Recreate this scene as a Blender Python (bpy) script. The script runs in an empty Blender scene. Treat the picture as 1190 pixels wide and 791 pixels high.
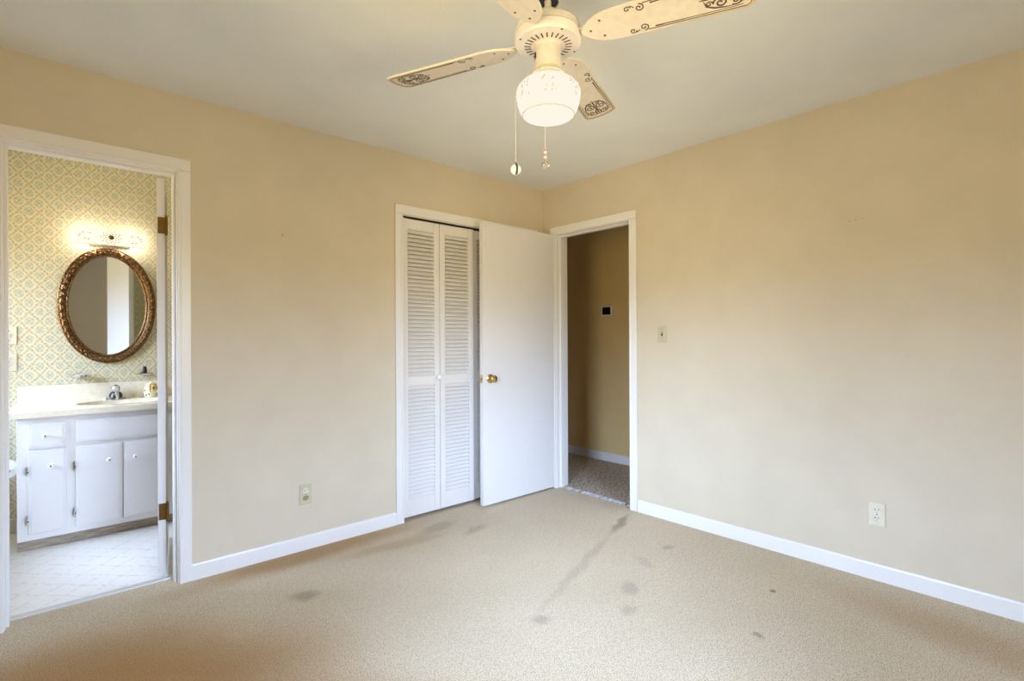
import bpy, bmesh, math, random
from mathutils import Vector, Matrix
PI = math.pi
random.seed(4)
SC = bpy.context.scene
COL = SC.collection

# ------------------------------------------------------------------ camera
cd = bpy.data.cameras.new('camera')
cam = bpy.data.objects.new('camera', cd)
COL.objects.link(cam)
cd.sensor_fit = 'HORIZONTAL'
cd.sensor_width = 36.0
cd.lens = 604.95 / 1190 * 36.0
cd.shift_y = -2.1 / 1190
cd.clip_start = 0.03
cam.matrix_world = (Matrix.Translation((-3.0959, -3.0433, 1.2133))
                    @ Matrix.Rotation(math.radians(47.951 - 90), 4, 'Z')
                    @ Matrix.Rotation(PI / 2, 4, 'X')
                    @ Matrix.Rotation(-0.00437, 4, 'Z'))
SC.camera = cam

# ------------------------------------------------------------------ light and exposure
WORLD_STRENGTH = 49.0
SKY = (0.53, 0.705, 1.0)
GLOBE_GLOW = 1.04
BULB_GLOW = 130.0
EXPOSURE = 0.0
SC.view_settings.view_transform = 'Standard'
SC.view_settings.look = 'None'
SC.view_settings.gamma = 1.0
SC.view_settings.exposure = EXPOSURE
SC.view_settings.use_curve_mapping = False
SC.cycles.use_denoising = True
SC.cycles.max_bounces = 12
SC.cycles.diffuse_bounces = 7
SC.cycles.glossy_bounces = 5
SC.cycles.transparent_max_bounces = 12
SC.cycles.sample_clamp_indirect = 10.0
SC.cycles.caustics_reflective = False
SC.cycles.caustics_refractive = False

w = bpy.data.worlds.new('world')
SC.world = w
w.use_nodes = True
nt = w.node_tree
nt.nodes.clear()
tc = nt.nodes.new('ShaderNodeTexCoord')
sp = nt.nodes.new('ShaderNodeSeparateXYZ')
cr = nt.nodes.new('ShaderNodeValToRGB')
bg = nt.nodes.new('ShaderNodeBackground')
wo = nt.nodes.new('ShaderNodeOutputWorld')
nt.links.new(tc.outputs['Generated'], sp.inputs[0])
mr = nt.nodes.new('ShaderNodeMapRange')
mr.inputs['From Min'].default_value = -1.0
nt.links.new(sp.outputs['Z'], mr.inputs['Value'])
nt.links.new(mr.outputs[0], cr.inputs[0])
el = cr.color_ramp.elements
el[0].position = 0.0
el[0].color = (0.24, 0.20, 0.11, 1)
el[1].position = 1.0
el[1].color = SKY + (1,)
for p, c in ((0.5, (0.24, 0.20, 0.11, 1)), (0.53, (0.17, 0.16, 0.10, 1)), (0.60, SKY + (1,))):
    e = el.new(p)
    e.color = c
nt.links.new(cr.outputs[0], bg.inputs[0])
bg.inputs[1].default_value = WORLD_STRENGTH
nt.links.new(bg.outputs[0], wo.inputs[0])


def portal(name, loc, rot, sx, sy):
    ld = bpy.data.lights.new(name, 'AREA')
    ld.shape = 'RECTANGLE'
    ld.size, ld.size_y = sx, sy
    ld.cycles.is_portal = True
    o = bpy.data.objects.new(name, ld)
    o.location, o.rotation_euler = loc, rot
    COL.objects.link(o)


# room measures
WX, SY, CZ = -3.42, -3.55, 2.44            # west wall, south wall, ceiling
W1 = (-2.50, -1.45, 0.72, 2.06)            # window in the west wall: y0 y1 z0 z1
W2 = (-2.35, -1.30, 0.72, 2.06)            # unseen south window, added to brighten the room: x0 x1 z0 z1
W3 = (0.40, 1.30, 0.85, 2.05)              # unseen bathroom window, added for cool light: y0 y1 z0 z1
BX0, BX1, BY = -4.2, -1.62, 1.53           # bathroom
portal('window_daylight', (WX - 0.16, (W1[0] + W1[1]) / 2, (W1[2] + W1[3]) / 2), (0, -PI / 2, 0), W1[3] - W1[2], W1[1] - W1[0])
portal('south_added_daylight', ((W2[0] + W2[1]) / 2, SY - 0.16, (W2[2] + W2[3]) / 2), (PI / 2, 0, 0), W2[1] - W2[0], W2[3] - W2[2])
portal('bathroom_added_daylight', (BX0 - 0.16, (W3[0] + W3[1]) / 2, (W3[2] + W3[3]) / 2), (0, -PI / 2, 0), W3[3] - W3[2], W3[1] - W3[0])


# ------------------------------------------------------------------ materials
def lin(c):
    return tuple(((v / 255 + 0.055) / 1.055) ** 2.4 if v > 10 else v / 255 / 12.92 for v in c) + (1.0,)


class Mat:
    def __init__(s, name, color=(200, 200, 200), rough=0.5, metal=0.0, spec=0.5):
        s.m = bpy.data.materials.new(name)
        s.m.use_nodes = True
        s.t = s.m.node_tree
        s.b = s.t.nodes['Principled BSDF']
        s.out = s.t.nodes['Material Output']
        s.b.inputs['Base Color'].default_value = lin(color)
        s.b.inputs['Roughness'].default_value = rough
        s.b.inputs['Metallic'].default_value = metal
        s.b.inputs['Specular IOR Level'].default_value = spec

    def n(s, kind, **kw):
        nd = s.t.nodes.new(kind)
        for k, v in kw.items():
            if k in nd.inputs.keys():
                nd.inputs[k].default_value = v
            else:
                setattr(nd, k, v)
        return nd

    def l(s, a, b):
        s.t.links.new(a, b)

    def pos(s):
        return s.n('ShaderNodeNewGeometry').outputs['Position']

    def noise(s, scale, detail=3, vec=None, rough=0.5):
        nd = s.n('ShaderNodeTexNoise', Scale=scale, Detail=detail, Roughness=rough)
        s.l(vec if vec is not None else s.pos(), nd.inputs['Vector'])
        return nd.outputs['Fac']

    def math(s, op, a, b=None, clamp=False):
        nd = s.n('ShaderNodeMath', operation=op)
        nd.use_clamp = clamp
        for i, v in enumerate((a, b)):
            if v is None:
                continue
            if isinstance(v, (int, float)):
                nd.inputs[i].default_value = v
            else:
                s.l(v, nd.inputs[i])
        return nd.outputs[0]

    def rng(s, v, a, b, c=0.0, d=1.0, smooth=False):
        nd = s.n('ShaderNodeMapRange')
        if smooth:
            nd.interpolation_type = 'SMOOTHSTEP'
        for k, x in (('From Min', a), ('From Max', b), ('To Min', c), ('To Max', d)):
            nd.inputs[k].default_value = x
        s.l(v, nd.inputs['Value'])
        return nd.outputs[0]

    def mix(s, fac, a, b):
        nd = s.n('ShaderNodeMix', data_type='RGBA')
        for i, v in ((0, fac), (6, a), (7, b)):
            if isinstance(v, tuple):
                nd.inputs[i].default_value = lin(v)
            elif isinstance(v, (int, float)):
                nd.inputs[i].default_value = v
            else:
                s.l(v, nd.inputs[i])
        return nd.outputs[2]

    def bump(s, h, strength=0.2, dist=0.002):
        nd = s.n('ShaderNodeBump', Strength=strength, Distance=dist)
        s.l(h, nd.inputs['Height'])
        s.l(nd.outputs[0], s.b.inputs['Normal'])

    def color(s, sock):
        s.l(sock, s.b.inputs['Base Color'])


M = {}


def paint(name, c, rough, var=5, bump=0.08, scale=60):
    m = Mat(name, c, rough)
    n = m.noise(scale * 0.04, 4)
    m.color(m.mix(m.rng(n, 0.35, 0.65), tuple(max(0, v - var) for v in c), tuple(min(255, v + var) for v in c)))
    m.bump(m.noise(scale, 3), bump, 0.002)
    M[name] = m.m
    return m


paint('wall_paint', (208, 195, 173), 0.6, 2, 0.12, 120)
paint('hall_paint', (226, 196, 140), 0.6, 2, 0.1, 120)
paint('ceiling_paint', (230, 232, 231), 0.8, 2, 0.55, 75)
paint('white_trim', (229, 225, 222), 0.32, 2, 0.05, 40)
paint('door_paint', (224, 220, 219), 0.38, 2, 0.06, 30)
paint('louver_paint', (226, 221, 217), 0.42, 2, 0.05, 30)
paint('vanity_paint', (227, 223, 222), 0.35, 2, 0.05, 30)
paint('bath_white', (220, 220, 208), 0.5, 2, 0.05, 30)


def simple(name, c, rough=0.4, metal=0.0, noise=True):
    m = Mat(name, c, rough, metal)
    if noise:
        n = m.noise(35, 3)
        m.color(m.mix(n, tuple(int(v * 0.93) for v in c), tuple(min(255, int(v * 1.05)) for v in c)))
    M[name] = m.m
    return m


simple('brass', (222, 194, 128), 0.2, 1.0)
simple('old_brass', (128, 98, 52), 0.42, 1.0)
simple('chrome', (225, 225, 228), 0.12, 1.0)
simple('ivory_plastic', (222, 213, 192), 0.35)
simple('almond_plastic', (198, 187, 158), 0.4)
simple('worn_outlet', (150, 142, 112), 0.5)
simple('black', (16, 15, 15), 0.3)
simple('dark_slot', (40, 34, 26), 0.6)
simple('white_plastic', (222, 216, 200), 0.35)
simple('fan_white', (226, 217, 210), 0.35)
simple('fan_cream', (214, 205, 194), 0.4)
simple('blade_cream', (226, 214, 198), 0.4)
simple('blade_edge', (196, 180, 140), 0.5)
simple('scroll_brown', (86, 62, 32), 0.5)
simple('porcelain', (240, 240, 240), 0.12)
simple('counter_marble', (238, 226, 204), 0.18)
simple('sink_shade', (240, 224, 200), 0.18)
simple('toe_wood', (168, 152, 132), 0.6)
simple('paper', (240, 240, 240), 0.8)
simple('bead_copper', (205, 150, 130), 0.3)
simple('jar_cream', (232, 220, 180), 0.4)
simple('jar_dark', (90, 80, 50), 0.5)
simple('threshold_metal', (214, 212, 210), 0.35, 0.3)
simple('frayed_edge', (206, 203, 205), 0.9)
simple('pencil_mark', (150, 122, 84), 0.7)

m = Mat('mirror_glass', (228, 232, 234), 0.02, 1.0)
M['mirror_glass'] = m.m
m = Mat('crystal', (250, 250, 250), 0.03)
m.b.inputs['Transmission Weight'].default_value = 0.9
M['crystal'] = m.m
m = Mat('screen', (22, 12, 14), 0.2)
M['screen'] = m.m

# ornate gilt frame
m = Mat('gilt', (140, 98, 52), 0.38, 0.75)
n = m.noise(150, 3)
m.color(m.mix(m.rng(n, 0.38, 0.62), (40, 26, 16), (158, 118, 74)))
M['gilt'] = m.m

# window glass: clear pane
m = Mat('pane_glass')
tr = m.n('ShaderNodeBsdfTransparent')
gl = m.n('ShaderNodeBsdfGlossy', Roughness=0.02)
mx = m.n('ShaderNodeMixShader')
fr = m.n('ShaderNodeFresnel', IOR=1.45)
m.l(fr.outputs[0], mx.inputs[0])
m.l(tr.outputs[0], mx.inputs[1])
m.l(gl.outputs[0], mx.inputs[2])
m.l(mx.outputs[0], m.out.inputs['Surface'])
M['pane_glass'] = m.m


def lamp_glass(name, col, strength, clear):
    m = Mat(name)
    em = m.n('ShaderNodeEmission')
    em.inputs[0].default_value = col + (1,)
    em.inputs[1].default_value = strength
    tr = m.n('ShaderNodeBsdfTransparent')
    mx = m.n('ShaderNodeMixShader')
    mx.inputs[0].default_value = clear
    m.l(em.outputs[0], mx.inputs[1])
    m.l(tr.outputs[0], mx.inputs[2])
    m.l(mx.outputs[0], m.out.inputs['Surface'])
    M[name] = m.m


lamp_glass('globe_glass', (1.0, 0.89, 0.76), GLOBE_GLOW, 0.0)
lamp_glass('etched_glass', (1.0, 0.86, 0.64), 1.3, 0.0)
lamp_glass('bulb_glow', (1.0, 0.89, 0.77), BULB_GLOW, 0.0)


# carpet with wear and stain marks, plus brown shade painted in
def carpet(name, base, alt, deep, stains_and_shade, scale=215):
    m = Mat(name, base, 0.95, spec=0.1)
    big = m.rng(m.noise(1.1, 5, rough=0.6), 0.36, 0.64)
    fine = m.noise(scale, 2)
    mid = m.noise(48, 4)
    c = m.mix(m.math('MULTIPLY', big, 0.55), base, alt)
    c = m.mix(m.rng(mid, 0.45, 0.75, 0, 0.16), c, deep)
    for (x, y, a, b, rot, col, k) in stains_and_shade:
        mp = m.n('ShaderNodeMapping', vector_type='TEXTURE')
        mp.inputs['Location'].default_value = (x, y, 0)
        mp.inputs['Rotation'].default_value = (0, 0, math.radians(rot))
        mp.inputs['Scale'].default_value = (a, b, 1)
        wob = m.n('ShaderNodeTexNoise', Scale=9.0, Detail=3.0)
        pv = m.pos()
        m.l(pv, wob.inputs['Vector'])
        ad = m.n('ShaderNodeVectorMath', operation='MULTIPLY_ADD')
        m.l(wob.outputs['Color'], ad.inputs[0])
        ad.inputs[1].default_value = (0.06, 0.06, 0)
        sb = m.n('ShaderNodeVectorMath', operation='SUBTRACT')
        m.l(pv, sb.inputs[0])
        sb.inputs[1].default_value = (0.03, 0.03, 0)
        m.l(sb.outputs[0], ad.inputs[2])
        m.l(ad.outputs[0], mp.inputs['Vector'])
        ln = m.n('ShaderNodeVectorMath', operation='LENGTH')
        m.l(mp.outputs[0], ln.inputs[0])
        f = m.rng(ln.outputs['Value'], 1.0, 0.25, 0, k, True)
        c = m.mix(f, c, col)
    c = m.mix(m.rng(fine, 0.34, 0.52, 0.75, 0.0), c, deep)
    m.color(c)
    m.bump(m.math('ADD', fine, m.math('MULTIPLY', mid, 0.6)), 0.9, 0.009)
    M[name] = m.m


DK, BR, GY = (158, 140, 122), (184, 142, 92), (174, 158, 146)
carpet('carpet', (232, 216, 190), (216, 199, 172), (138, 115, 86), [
    (-1.95, -0.08, 0.95, 0.17, 2, BR, 0.7),
    (-1.55, -0.30, 0.45, 0.10, -6, BR, 0.35),
    (-1.20, -0.22, 0.20, 0.09, 10, DK, 0.40),
    (-1.05, -0.42, 0.16, 0.06, 20, DK, 0.38),
    (-0.28, -0.98, 0.26, 0.045, 22, DK, 0.75),
    (-0.95, -1.22, 0.75, 0.04, 20, DK, 0.28),
    (-0.98, -1.55, 0.10, 0.055, 40, GY, 0.55),
    (-1.16, -1.66, 0.07, 0.05, 10, GY, 0.45),
    (-0.68, -1.42, 0.12, 0.05, 60, GY, 0.30),
    (-0.40, -1.40, 0.06, 0.04, 10, GY, 0.45),
    (-1.50, -1.45, 0.06, 0.05, 0, GY, 0.60),
    (-2.17, -0.55, 0.09, 0.08, 0, DK, 0.6),
    (-1.62, -2.12, 0.18, 0.10, 30, BR, 0.25),
    (-0.93, -2.13, 0.03, 0.03, 0, DK, 0.7),
    (-0.50, -2.02, 0.025, 0.025, 0, (120, 70, 50), 0.7),
    (-2.95, -0.85, 1.05, 0.60, -20, BR, 0.95),  # from here on: dim brown floor edges, shade painted into the colour
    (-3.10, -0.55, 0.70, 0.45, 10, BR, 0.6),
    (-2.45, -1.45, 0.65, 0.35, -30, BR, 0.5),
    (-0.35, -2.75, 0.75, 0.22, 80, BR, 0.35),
])
carpet('hall_carpet', (206, 190, 176), (190, 174, 158), (70, 54, 42), [], 48)

# diamond damask wallpaper (walls facing either way: u = x + y)
m = Mat('damask_wallpaper', (214, 200, 150), 0.6)
wp = m.n('ShaderNodeTexNoise', Scale=42.0, Detail=2.0)
pv = m.pos()
m.l(pv, wp.inputs['Vector'])
wo_ = m.n('ShaderNodeVectorMath', operation='MULTIPLY_ADD')
m.l(wp.outputs['Color'], wo_.inputs[0])
wo_.inputs[1].default_value = (0.022, 0.0, 0.022)
m.l(pv, wo_.inputs[2])
g = m.n('ShaderNodeSeparateXYZ')
m.l(wo_.outputs[0], g.inputs[0])
u = m.math('ADD', g.outputs['X'], g.outputs['Y'])
v = g.outputs['Z']
P = 0.098
ku, kv = 2 * PI / P, 2 * PI / (P * 1.2)
cu = m.math('COSINE', m.math('MULTIPLY', u, ku))
cv = m.math('COSINE', m.math('MULTIPLY', v, kv))
s = m.math('ADD', cu, cv)                          # +-2 medallion centres, 0 on the diamond lattice
lat = m.rng(m.math('ABSOLUTE', s), 0.25, 0.75, 1.0, 0.0, True)
c4 = m.math('MULTIPLY', m.math('COSINE', m.math('MULTIPLY', u, ku * 4)), m.math('COSINE', m.math('MULTIPLY', v, kv * 4)))
leaf = m.rng(c4, -0.25, 0.55, 0.25, 1.0, True)
med = m.math('MULTIPLY', m.rng(m.math('ABSOLUTE', s), 0.85, 1.4, 0.0, 1.0, True), m.rng(c4, -0.6, 0.25, 0.2, 1.0, True))
c = m.mix(m.math('MULTIPLY', m.math('MULTIPLY', lat, leaf), 0.85), (224, 212, 180), (176, 166, 136))
c = m.mix(m.math('MULTIPLY', med, 0.72), c, (166, 170, 152))
m.color(c)
M['damask_wallpaper'] = m.m

# bathroom sheet vinyl: diamond lines with dots
m = Mat('bath_vinyl', (232, 232, 234), 0.3)
g = m.n('ShaderNodeSeparateXYZ')
m.l(m.pos(), g.inputs[0])
X, Y = g.outputs['X'], g.outputs['Y']
wv = m.math('MULTIPLY', m.math('SINE', m.math('MULTIPLY', X, 40)), 0.006)
a = m.math('ADD', m.math('ADD', X, m.math('MULTIPLY', Y, 1.0)), wv)
b = m.math('ADD', m.math('SUBTRACT', X, m.math('MULTIPLY', Y, 1.0)), wv)
ln = None
for q in (a, b):
    f = m.math('ABSOLUTE', m.math('SUBTRACT', m.math('FRACT', m.math('DIVIDE', m.math('ADD', q, 10), 0.155)), 0.5))
    f = m.rng(f, 0.012, 0.032, 1.0, 0.0)
    ln = f if ln is None else m.math('MAXIMUM', ln, f)
br = m.rng(m.noise(38, 2), 0.4, 0.6)
c = m.mix(m.math('MULTIPLY', ln, m.math('MULTIPLY', br, 0.6)), (248, 244, 240), (170, 164, 158))
m.color(c)
M['bath_vinyl'] = m.m

# toe-kick wood streaks
m = Mat('toe_kick_wood', (170, 155, 135), 0.65)
mp = m.n('ShaderNodeMapping')
mp.inputs['Scale'].default_value = (3, 3, 60)
m.l(m.pos(), mp.inputs['Vector'])
m.color(m.mix(m.rng(m.noise(4, 4, mp.outputs[0]), 0.35, 0.65), (128, 114, 98), (186, 172, 152)))
M['toe_kick_wood'] = m.m


# ------------------------------------------------------------------ mesh helpers
class MB:
    def __init__(s):
        s.bm = bmesh.new()

    def box(s, x0, x1, y0, y1, z0, z1, bev=0.0, mat=None):
        vs = [s.bm.verts.new((x, y, z)) for x in (x0, x1) for y in (y0, y1) for z in (z0, z1)]
        fs = [(0, 1, 3, 2), (4, 6, 7, 5), (0, 4, 5, 1), (2, 3, 7, 6), (0, 2, 6, 4), (1, 5, 7, 3)]
        ff = [s.bm.faces.new([vs[i] for i in f]) for f in fs]
        if bev > 0:
            es = list({e for f in ff for e in f.edges})
            r = bmesh.ops.bevel(s.bm, geom=es, offset=bev, segments=2, profile=0.5, affect='EDGES')
            vs = list({v for v in vs if v.is_valid} | {v for f in r['faces'] for v in f.verts})
        if mat is not None:
            bmesh.ops.transform(s.bm, matrix=mat, verts=[v for v in vs if v.is_valid])
        return s

    def lathe(s, prof, n=48, mat=None, sx=1.0, sy=1.0):
        """prof: (r, z) pairs about the z axis; r = 0 closes the end"""
        rings, allv = [], []
        for r, z in prof:
            if r <= 1e-6:
                ring = [s.bm.verts.new((0, 0, z))]
            else:
                ring = [s.bm.verts.new((r * sx * math.cos(2 * PI * k / n), r * sy * math.sin(2 * PI * k / n), z)) for k in range(n)]
            rings.append(ring)
            allv += ring
        for A, B in zip(rings, rings[1:]):
            for k in range(n):
                k2 = (k + 1) % n
                if len(A) == 1 and len(B) == 1:
                    continue
                if len(A) == 1:
                    s.bm.faces.new((A[0], B[k2], B[k]))
                elif len(B) == 1:
                    s.bm.faces.new((A[k], A[k2], B[0]))
                else:
                    s.bm.faces.new((A[k], A[k2], B[k2], B[k]))
        if mat is not None:
            bmesh.ops.transform(s.bm, matrix=mat, verts=allv)
        return s

    def tube(s, pts, r, n=8, mat=None):
        pts = [Vector(p) for p in pts]
        rings = []
        for i, p in enumerate(pts):
            t = (pts[min(i + 1, len(pts) - 1)] - pts[max(i - 1, 0)]).normalized()
            up = Vector((0, 0, 1)) if abs(t.z) < 0.9 else Vector((1, 0, 0))
            a = t.cross(up).normalized()
            b = a.cross(t)
            rr = r[i] if isinstance(r, (list, tuple)) else r
            rings.append([s.bm.verts.new(p + (a * math.cos(2 * PI * k / n) + b * math.sin(2 * PI * k / n)) * rr) for k in range(n)])
        for A, B in zip(rings, rings[1:]):
            for k in range(n):
                s.bm.faces.new((A[k], A[(k + 1) % n], B[(k + 1) % n], B[k]))
        s.bm.faces.new(rings[0][::-1])
        s.bm.faces.new(rings[-1])
        if mat is not None:
            bmesh.ops.transform(s.bm, matrix=mat, verts=[v for R in rings for v in R])
        return s

    def ball(s, c, r, seg=20, sq=(1, 1, 1)):
        mt = Matrix.Translation(c) @ Matrix.Diagonal((r * sq[0], r * sq[1], r * sq[2], 1))
        bmesh.ops.create_uvsphere(s.bm, u_segments=seg, v_segments=max(8, seg // 2), radius=1.0, matrix=mt)
        return s

    def prism(s, poly, z0, z1, mat=None):
        a = [s.bm.verts.new((x, y, z0)) for x, y in poly]
        b = [s.bm.verts.new((x, y, z1)) for x, y in poly]
        n = len(poly)
        s.bm.faces.new(a[::-1])
        s.bm.faces.new(b)
        for k in range(n):
            s.bm.faces.new((a[k], a[(k + 1) % n], b[(k + 1) % n], b[k]))
        if mat is not None:
            bmesh.ops.transform(s.bm, matrix=mat, verts=a + b)
        return s

    def ribbon(s, pts, w, z, h=0.0008, k=1.35):
        """flat line in the local xy plane with width w (number or list), thickness h below z"""
        n = len(pts)
        L, R = [], []
        for i in range(n):
            x0, y0 = pts[max(i - 1, 0)]
            x1, y1 = pts[min(i + 1, n - 1)]
            d = math.hypot(x1 - x0, y1 - y0) or 1
            nx, ny = -(y1 - y0) / d, (x1 - x0) / d
            ww = (w[i] if isinstance(w, (list, tuple)) else w) * k / 2
            x, y = pts[i]
            L.append((x + nx * ww, y + ny * ww))
            R.append((x - nx * ww, y - ny * ww))
        for i in range(n - 1):
            q = [L[i], L[i + 1], R[i + 1], R[i]]
            lo = [s.bm.verts.new((x, y, z - h)) for x, y in q]
            hi = [s.bm.verts.new((x, y, z)) for x, y in q]
            s.bm.faces.new(lo)
            for k in range(4):
                s.bm.faces.new((lo[k], lo[(k + 1) % 4], hi[(k + 1) % 4], hi[k]))
        return s

    def build(s, name, mat, parent=None, angle=35, loc=None):
        bmesh.ops.recalc_face_normals(s.bm, faces=s.bm.faces)
        me = bpy.data.meshes.new(name)
        s.bm.to_mesh(me)
        s.bm.free()
        for p in me.polygons:
            p.use_smooth = True
        me.set_sharp_from_angle(angle=math.radians(angle))
        me.materials.append(M[mat])
        o = bpy.data.objects.new(name, me)
        COL.objects.link(o)
        md = o.modifiers.new('weighted_normals', 'WEIGHTED_NORMAL')
        md.keep_sharp = True
        if parent is not None:
            o.parent = parent
        if loc is not None:
            o.location = loc
        return o


def struct(o, label=None, cat=None):
    o['kind'] = 'structure'
    if label:
        o['label'] = label
        o['category'] = cat
    return o


def thing(name, label, cat, loc=(0, 0, 0), rot=(0, 0, 0), group=None):
    o = bpy.data.objects.new(name, None)
    o.empty_display_size = 0.05
    COL.objects.link(o)
    o.location, o.rotation_euler = loc, rot
    tag(o, label, cat, group)
    return o


def tag(o, label, cat, group=None):
    o['label'], o['category'] = label, cat
    if group:
        o['group'] = group
    return o


def copy_tree(o, parent=None):
    c = o.copy()
    COL.objects.link(c)
    if parent is not None:
        c.parent = parent
    for ch in list(o.children):
        copy_tree(ch, c)
    return c


def wall_boxes(axis, p0, p1, a0, a1, z0, z1, holes):
    """a wall slab with rectangular openings: axis 'x' runs along x with thickness p0..p1 in y"""
    mb = MB()

    def bx(u0, u1, zz0, zz1):
        if u1 - u0 < 1e-5 or zz1 - zz0 < 1e-5:
            return
        if axis == 'x':
            mb.box(u0, u1, p0, p1, zz0, zz1)
        else:
            mb.box(p0, p1, u0, u1, zz0, zz1)
    cur = a0
    for (h0, h1, k0, k1) in sorted(holes):
        bx(cur, h0, z0, z1)
        bx(h0, h1, z0, k0)
        bx(h0, h1, k1, z1)
        cur = h1
    bx(cur, a1, z0, z1)
    return mb


# ------------------------------------------------------------------ room shell
T = 0.12
BD = (-3.215, -2.597, 2.052)        # bathroom doorway: x0 x1 head
CL = (-1.325, -0.125, 2.035)        # closet opening
ED = (-0.862, -0.150, 2.047)        # entry doorway on the right wall: y0 y1 head
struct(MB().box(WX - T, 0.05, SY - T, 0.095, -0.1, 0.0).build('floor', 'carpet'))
struct(MB().box(-1.5, 0.0, 0.095, 0.80, -0.1, 0.0).build('floor_closet', 'carpet'))
struct(MB().box(0.05, 1.06, -2.5, 2.3, -0.1, 0.0).build('floor_hall', 'hall_carpet'))
struct(MB().box(BX0 - T, BX1 + T, 0.115, BY + T, -0.1, -0.002).build('floor_bathroom', 'bath_vinyl'))
struct(MB().box(WX - T, T, SY - T, T, CZ, CZ + 0.1).build('ceiling', 'ceiling_paint'))
struct(MB().box(BX0 - T, BX1 + T, T, BY + T, CZ, CZ + 0.1).build('ceiling_bathroom', 'bath_white'))
struct(MB().box(T, 1.2, -2.5, 2.3, CZ, CZ + 0.1).build('ceiling_hall', 'ceiling_paint'))
struct(wall_boxes('x', 0, T, WX - T, 0.0, 0, CZ, [(BD[0] - 0.02, BD[1] + 0.02, 0, BD[2] + 0.02), (CL[0] - 0.02, CL[1] + 0.02, 0, CL[2] + 0.02)]).build('wall_left', 'wall_paint'))
struct(wall_boxes('y', 0, T, SY - T, 2.3, 0, CZ, [(ED[0] - 0.02, ED[1] + 0.02, 0, ED[2] + 0.02)]).build('wall_right', 'wall_paint'))
struct(wall_boxes('y', WX - T, WX, SY - T, 0.0, 0, CZ, [(W1[0], W1[1], W1[2], W1[3])]).build('wall_west', 'wall_paint'))
struct(wall_boxes('x', SY - T, SY, WX, 0.0, 0, CZ, [W2]).build('wall_south', 'wall_paint'))
struct(MB().box(1.06, 1.06 + T, -2.5, 2.3, 0, CZ).build('wall_hall_far', 'hall_paint'))
struct(MB().box(T, 1.06, -2.5 - T, -2.5, 0, CZ).build('wall_hall_south', 'hall_paint'))
struct(MB().box(T, 1.06, 2.3, 2.3 + T, 0, CZ).build('wall_hall_north', 'hall_paint'))
struct(MB().box(-1.5, 0.0, 0.80, 0.86, 0, CZ).build('wall_closet_back', 'wall_paint'))
struct(MB().box(-1.56, -1.5, T, 0.86, 0, CZ).build('wall_closet_side', 'wall_paint'))
struct(MB().box(-1.5, 0.0, T, 0.80, CZ, CZ + 0.06).build('ceiling_closet', 'ceiling_paint'))
struct(MB().box(BX0 - T, BX1, BY, BY + T, 0, CZ).build('wall_bathroom_back', 'damask_wallpaper'))
struct(MB().box(BX1, BX1 + 0.06, T, BY + T, 0, CZ).build('wall_bathroom_right', 'damask_wallpaper'))
struct(wall_boxes('y', BX0 - T, BX0, T, BY, 0, CZ, [W3]).build('wall_bathroom_left', 'damask_wallpaper'))
struct(wall_boxes('x', T, T + 0.004, BX0, BX1, 0, CZ, [(BD[0] - 0.075, BD[1] + 0.075, 0, BD[2] + 0.075)]).build('wall_bathroom_front', 'damask_wallpaper'))

# baseboards: a board with an eased top
BBP = [(0, 0), (0.012, 0), (0.012, 0.068), (0.007, 0.080), (0, 0.082)]


def baseboard(name, p, q, out, mat='white_trim', prof=BBP):
    """from p to q on the floor; out = unit vector into the room"""
    p, q, out = Vector(p), Vector(q), Vector(out)
    mb = MB()
    A = [mb.bm.verts.new((p.x + out.x * d, p.y + out.y * d, z)) for d, z in prof]
    B = [mb.bm.verts.new((q.x + out.x * d, q.y + out.y * d, z)) for d, z in prof]
    n = len(prof)
    mb.bm.faces.new(A[::-1])
    mb.bm.faces.new(B)
    for k in range(n):
        mb.bm.faces.new((A[k], A[(k + 1) % n], B[(k + 1) % n], B[k]))
    return struct(mb.build(name, mat, angle=25))


baseboard('baseboard_left', (-2.541, 0), (-1.383, 0), (0, -1))
baseboard('baseboard_right', (0, SY), (0, -0.925), (-1, 0))
baseboard('baseboard_south', (WX + 0.012, SY), (-0.012, SY), (0, 1))
baseboard('baseboard_west', (WX, SY + 0.012), (WX, -0.012), (1, 0))
baseboard('baseboard_hall', (1.06, -2.5), (1.06, 2.3), (-1, 0))
baseboard('baseboard_bathroom', (BX0, BY), (-3.19, BY), (0, -1), 'bath_white', [(0, 0), (0.012, 0), (0.012, 0.08), (0.006, 0.09), (0, 0.092)])

# casings: flat board, raised inner bead; legs run to the floor
CW = 0.058


def casing(name, axis, a0, a1, head, face, sgn, left=CW, right=CW, top=0.066):
    """axis 'x': wall plane y = face, room on side sgn; one U-shaped trim"""
    mb = MB()

    def bx(u0, u1, d0, d1, z0, z1, bev=0.004):
        e0, e1 = sorted((face + sgn * d0, face + sgn * d1))
        if axis == 'x':
            mb.box(u0, u1, e0, e1, z0, z1, bev)
        else:
            mb.box(e0, e1, u0, u1, z0, z1, bev)
    r = 0.006
    bx(a0 - left, a0 - r, 0, 0.015, 0, head + r)
    bx(a1 + r, a1 + right, 0, 0.015, 0, head + r)
    bx(a0 - left, a1 + right, 0, 0.015, head + r, head + top)
    bx(a0 - r - 0.011, a0 - r + 0.002, 0, 0.019, 0, head + r + 0.009, 0.003)     # inner bead
    bx(a1 + r - 0.002, a1 + r + 0.011, 0, 0.019, 0, head + r + 0.009, 0.003)
    bx(a0 - r - 0.011, a1 + r + 0.011, 0, 0.019, head + r - 0.002, head + r + 0.011, 0.003)
    return struct(mb.build(name, 'white_trim'))


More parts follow.
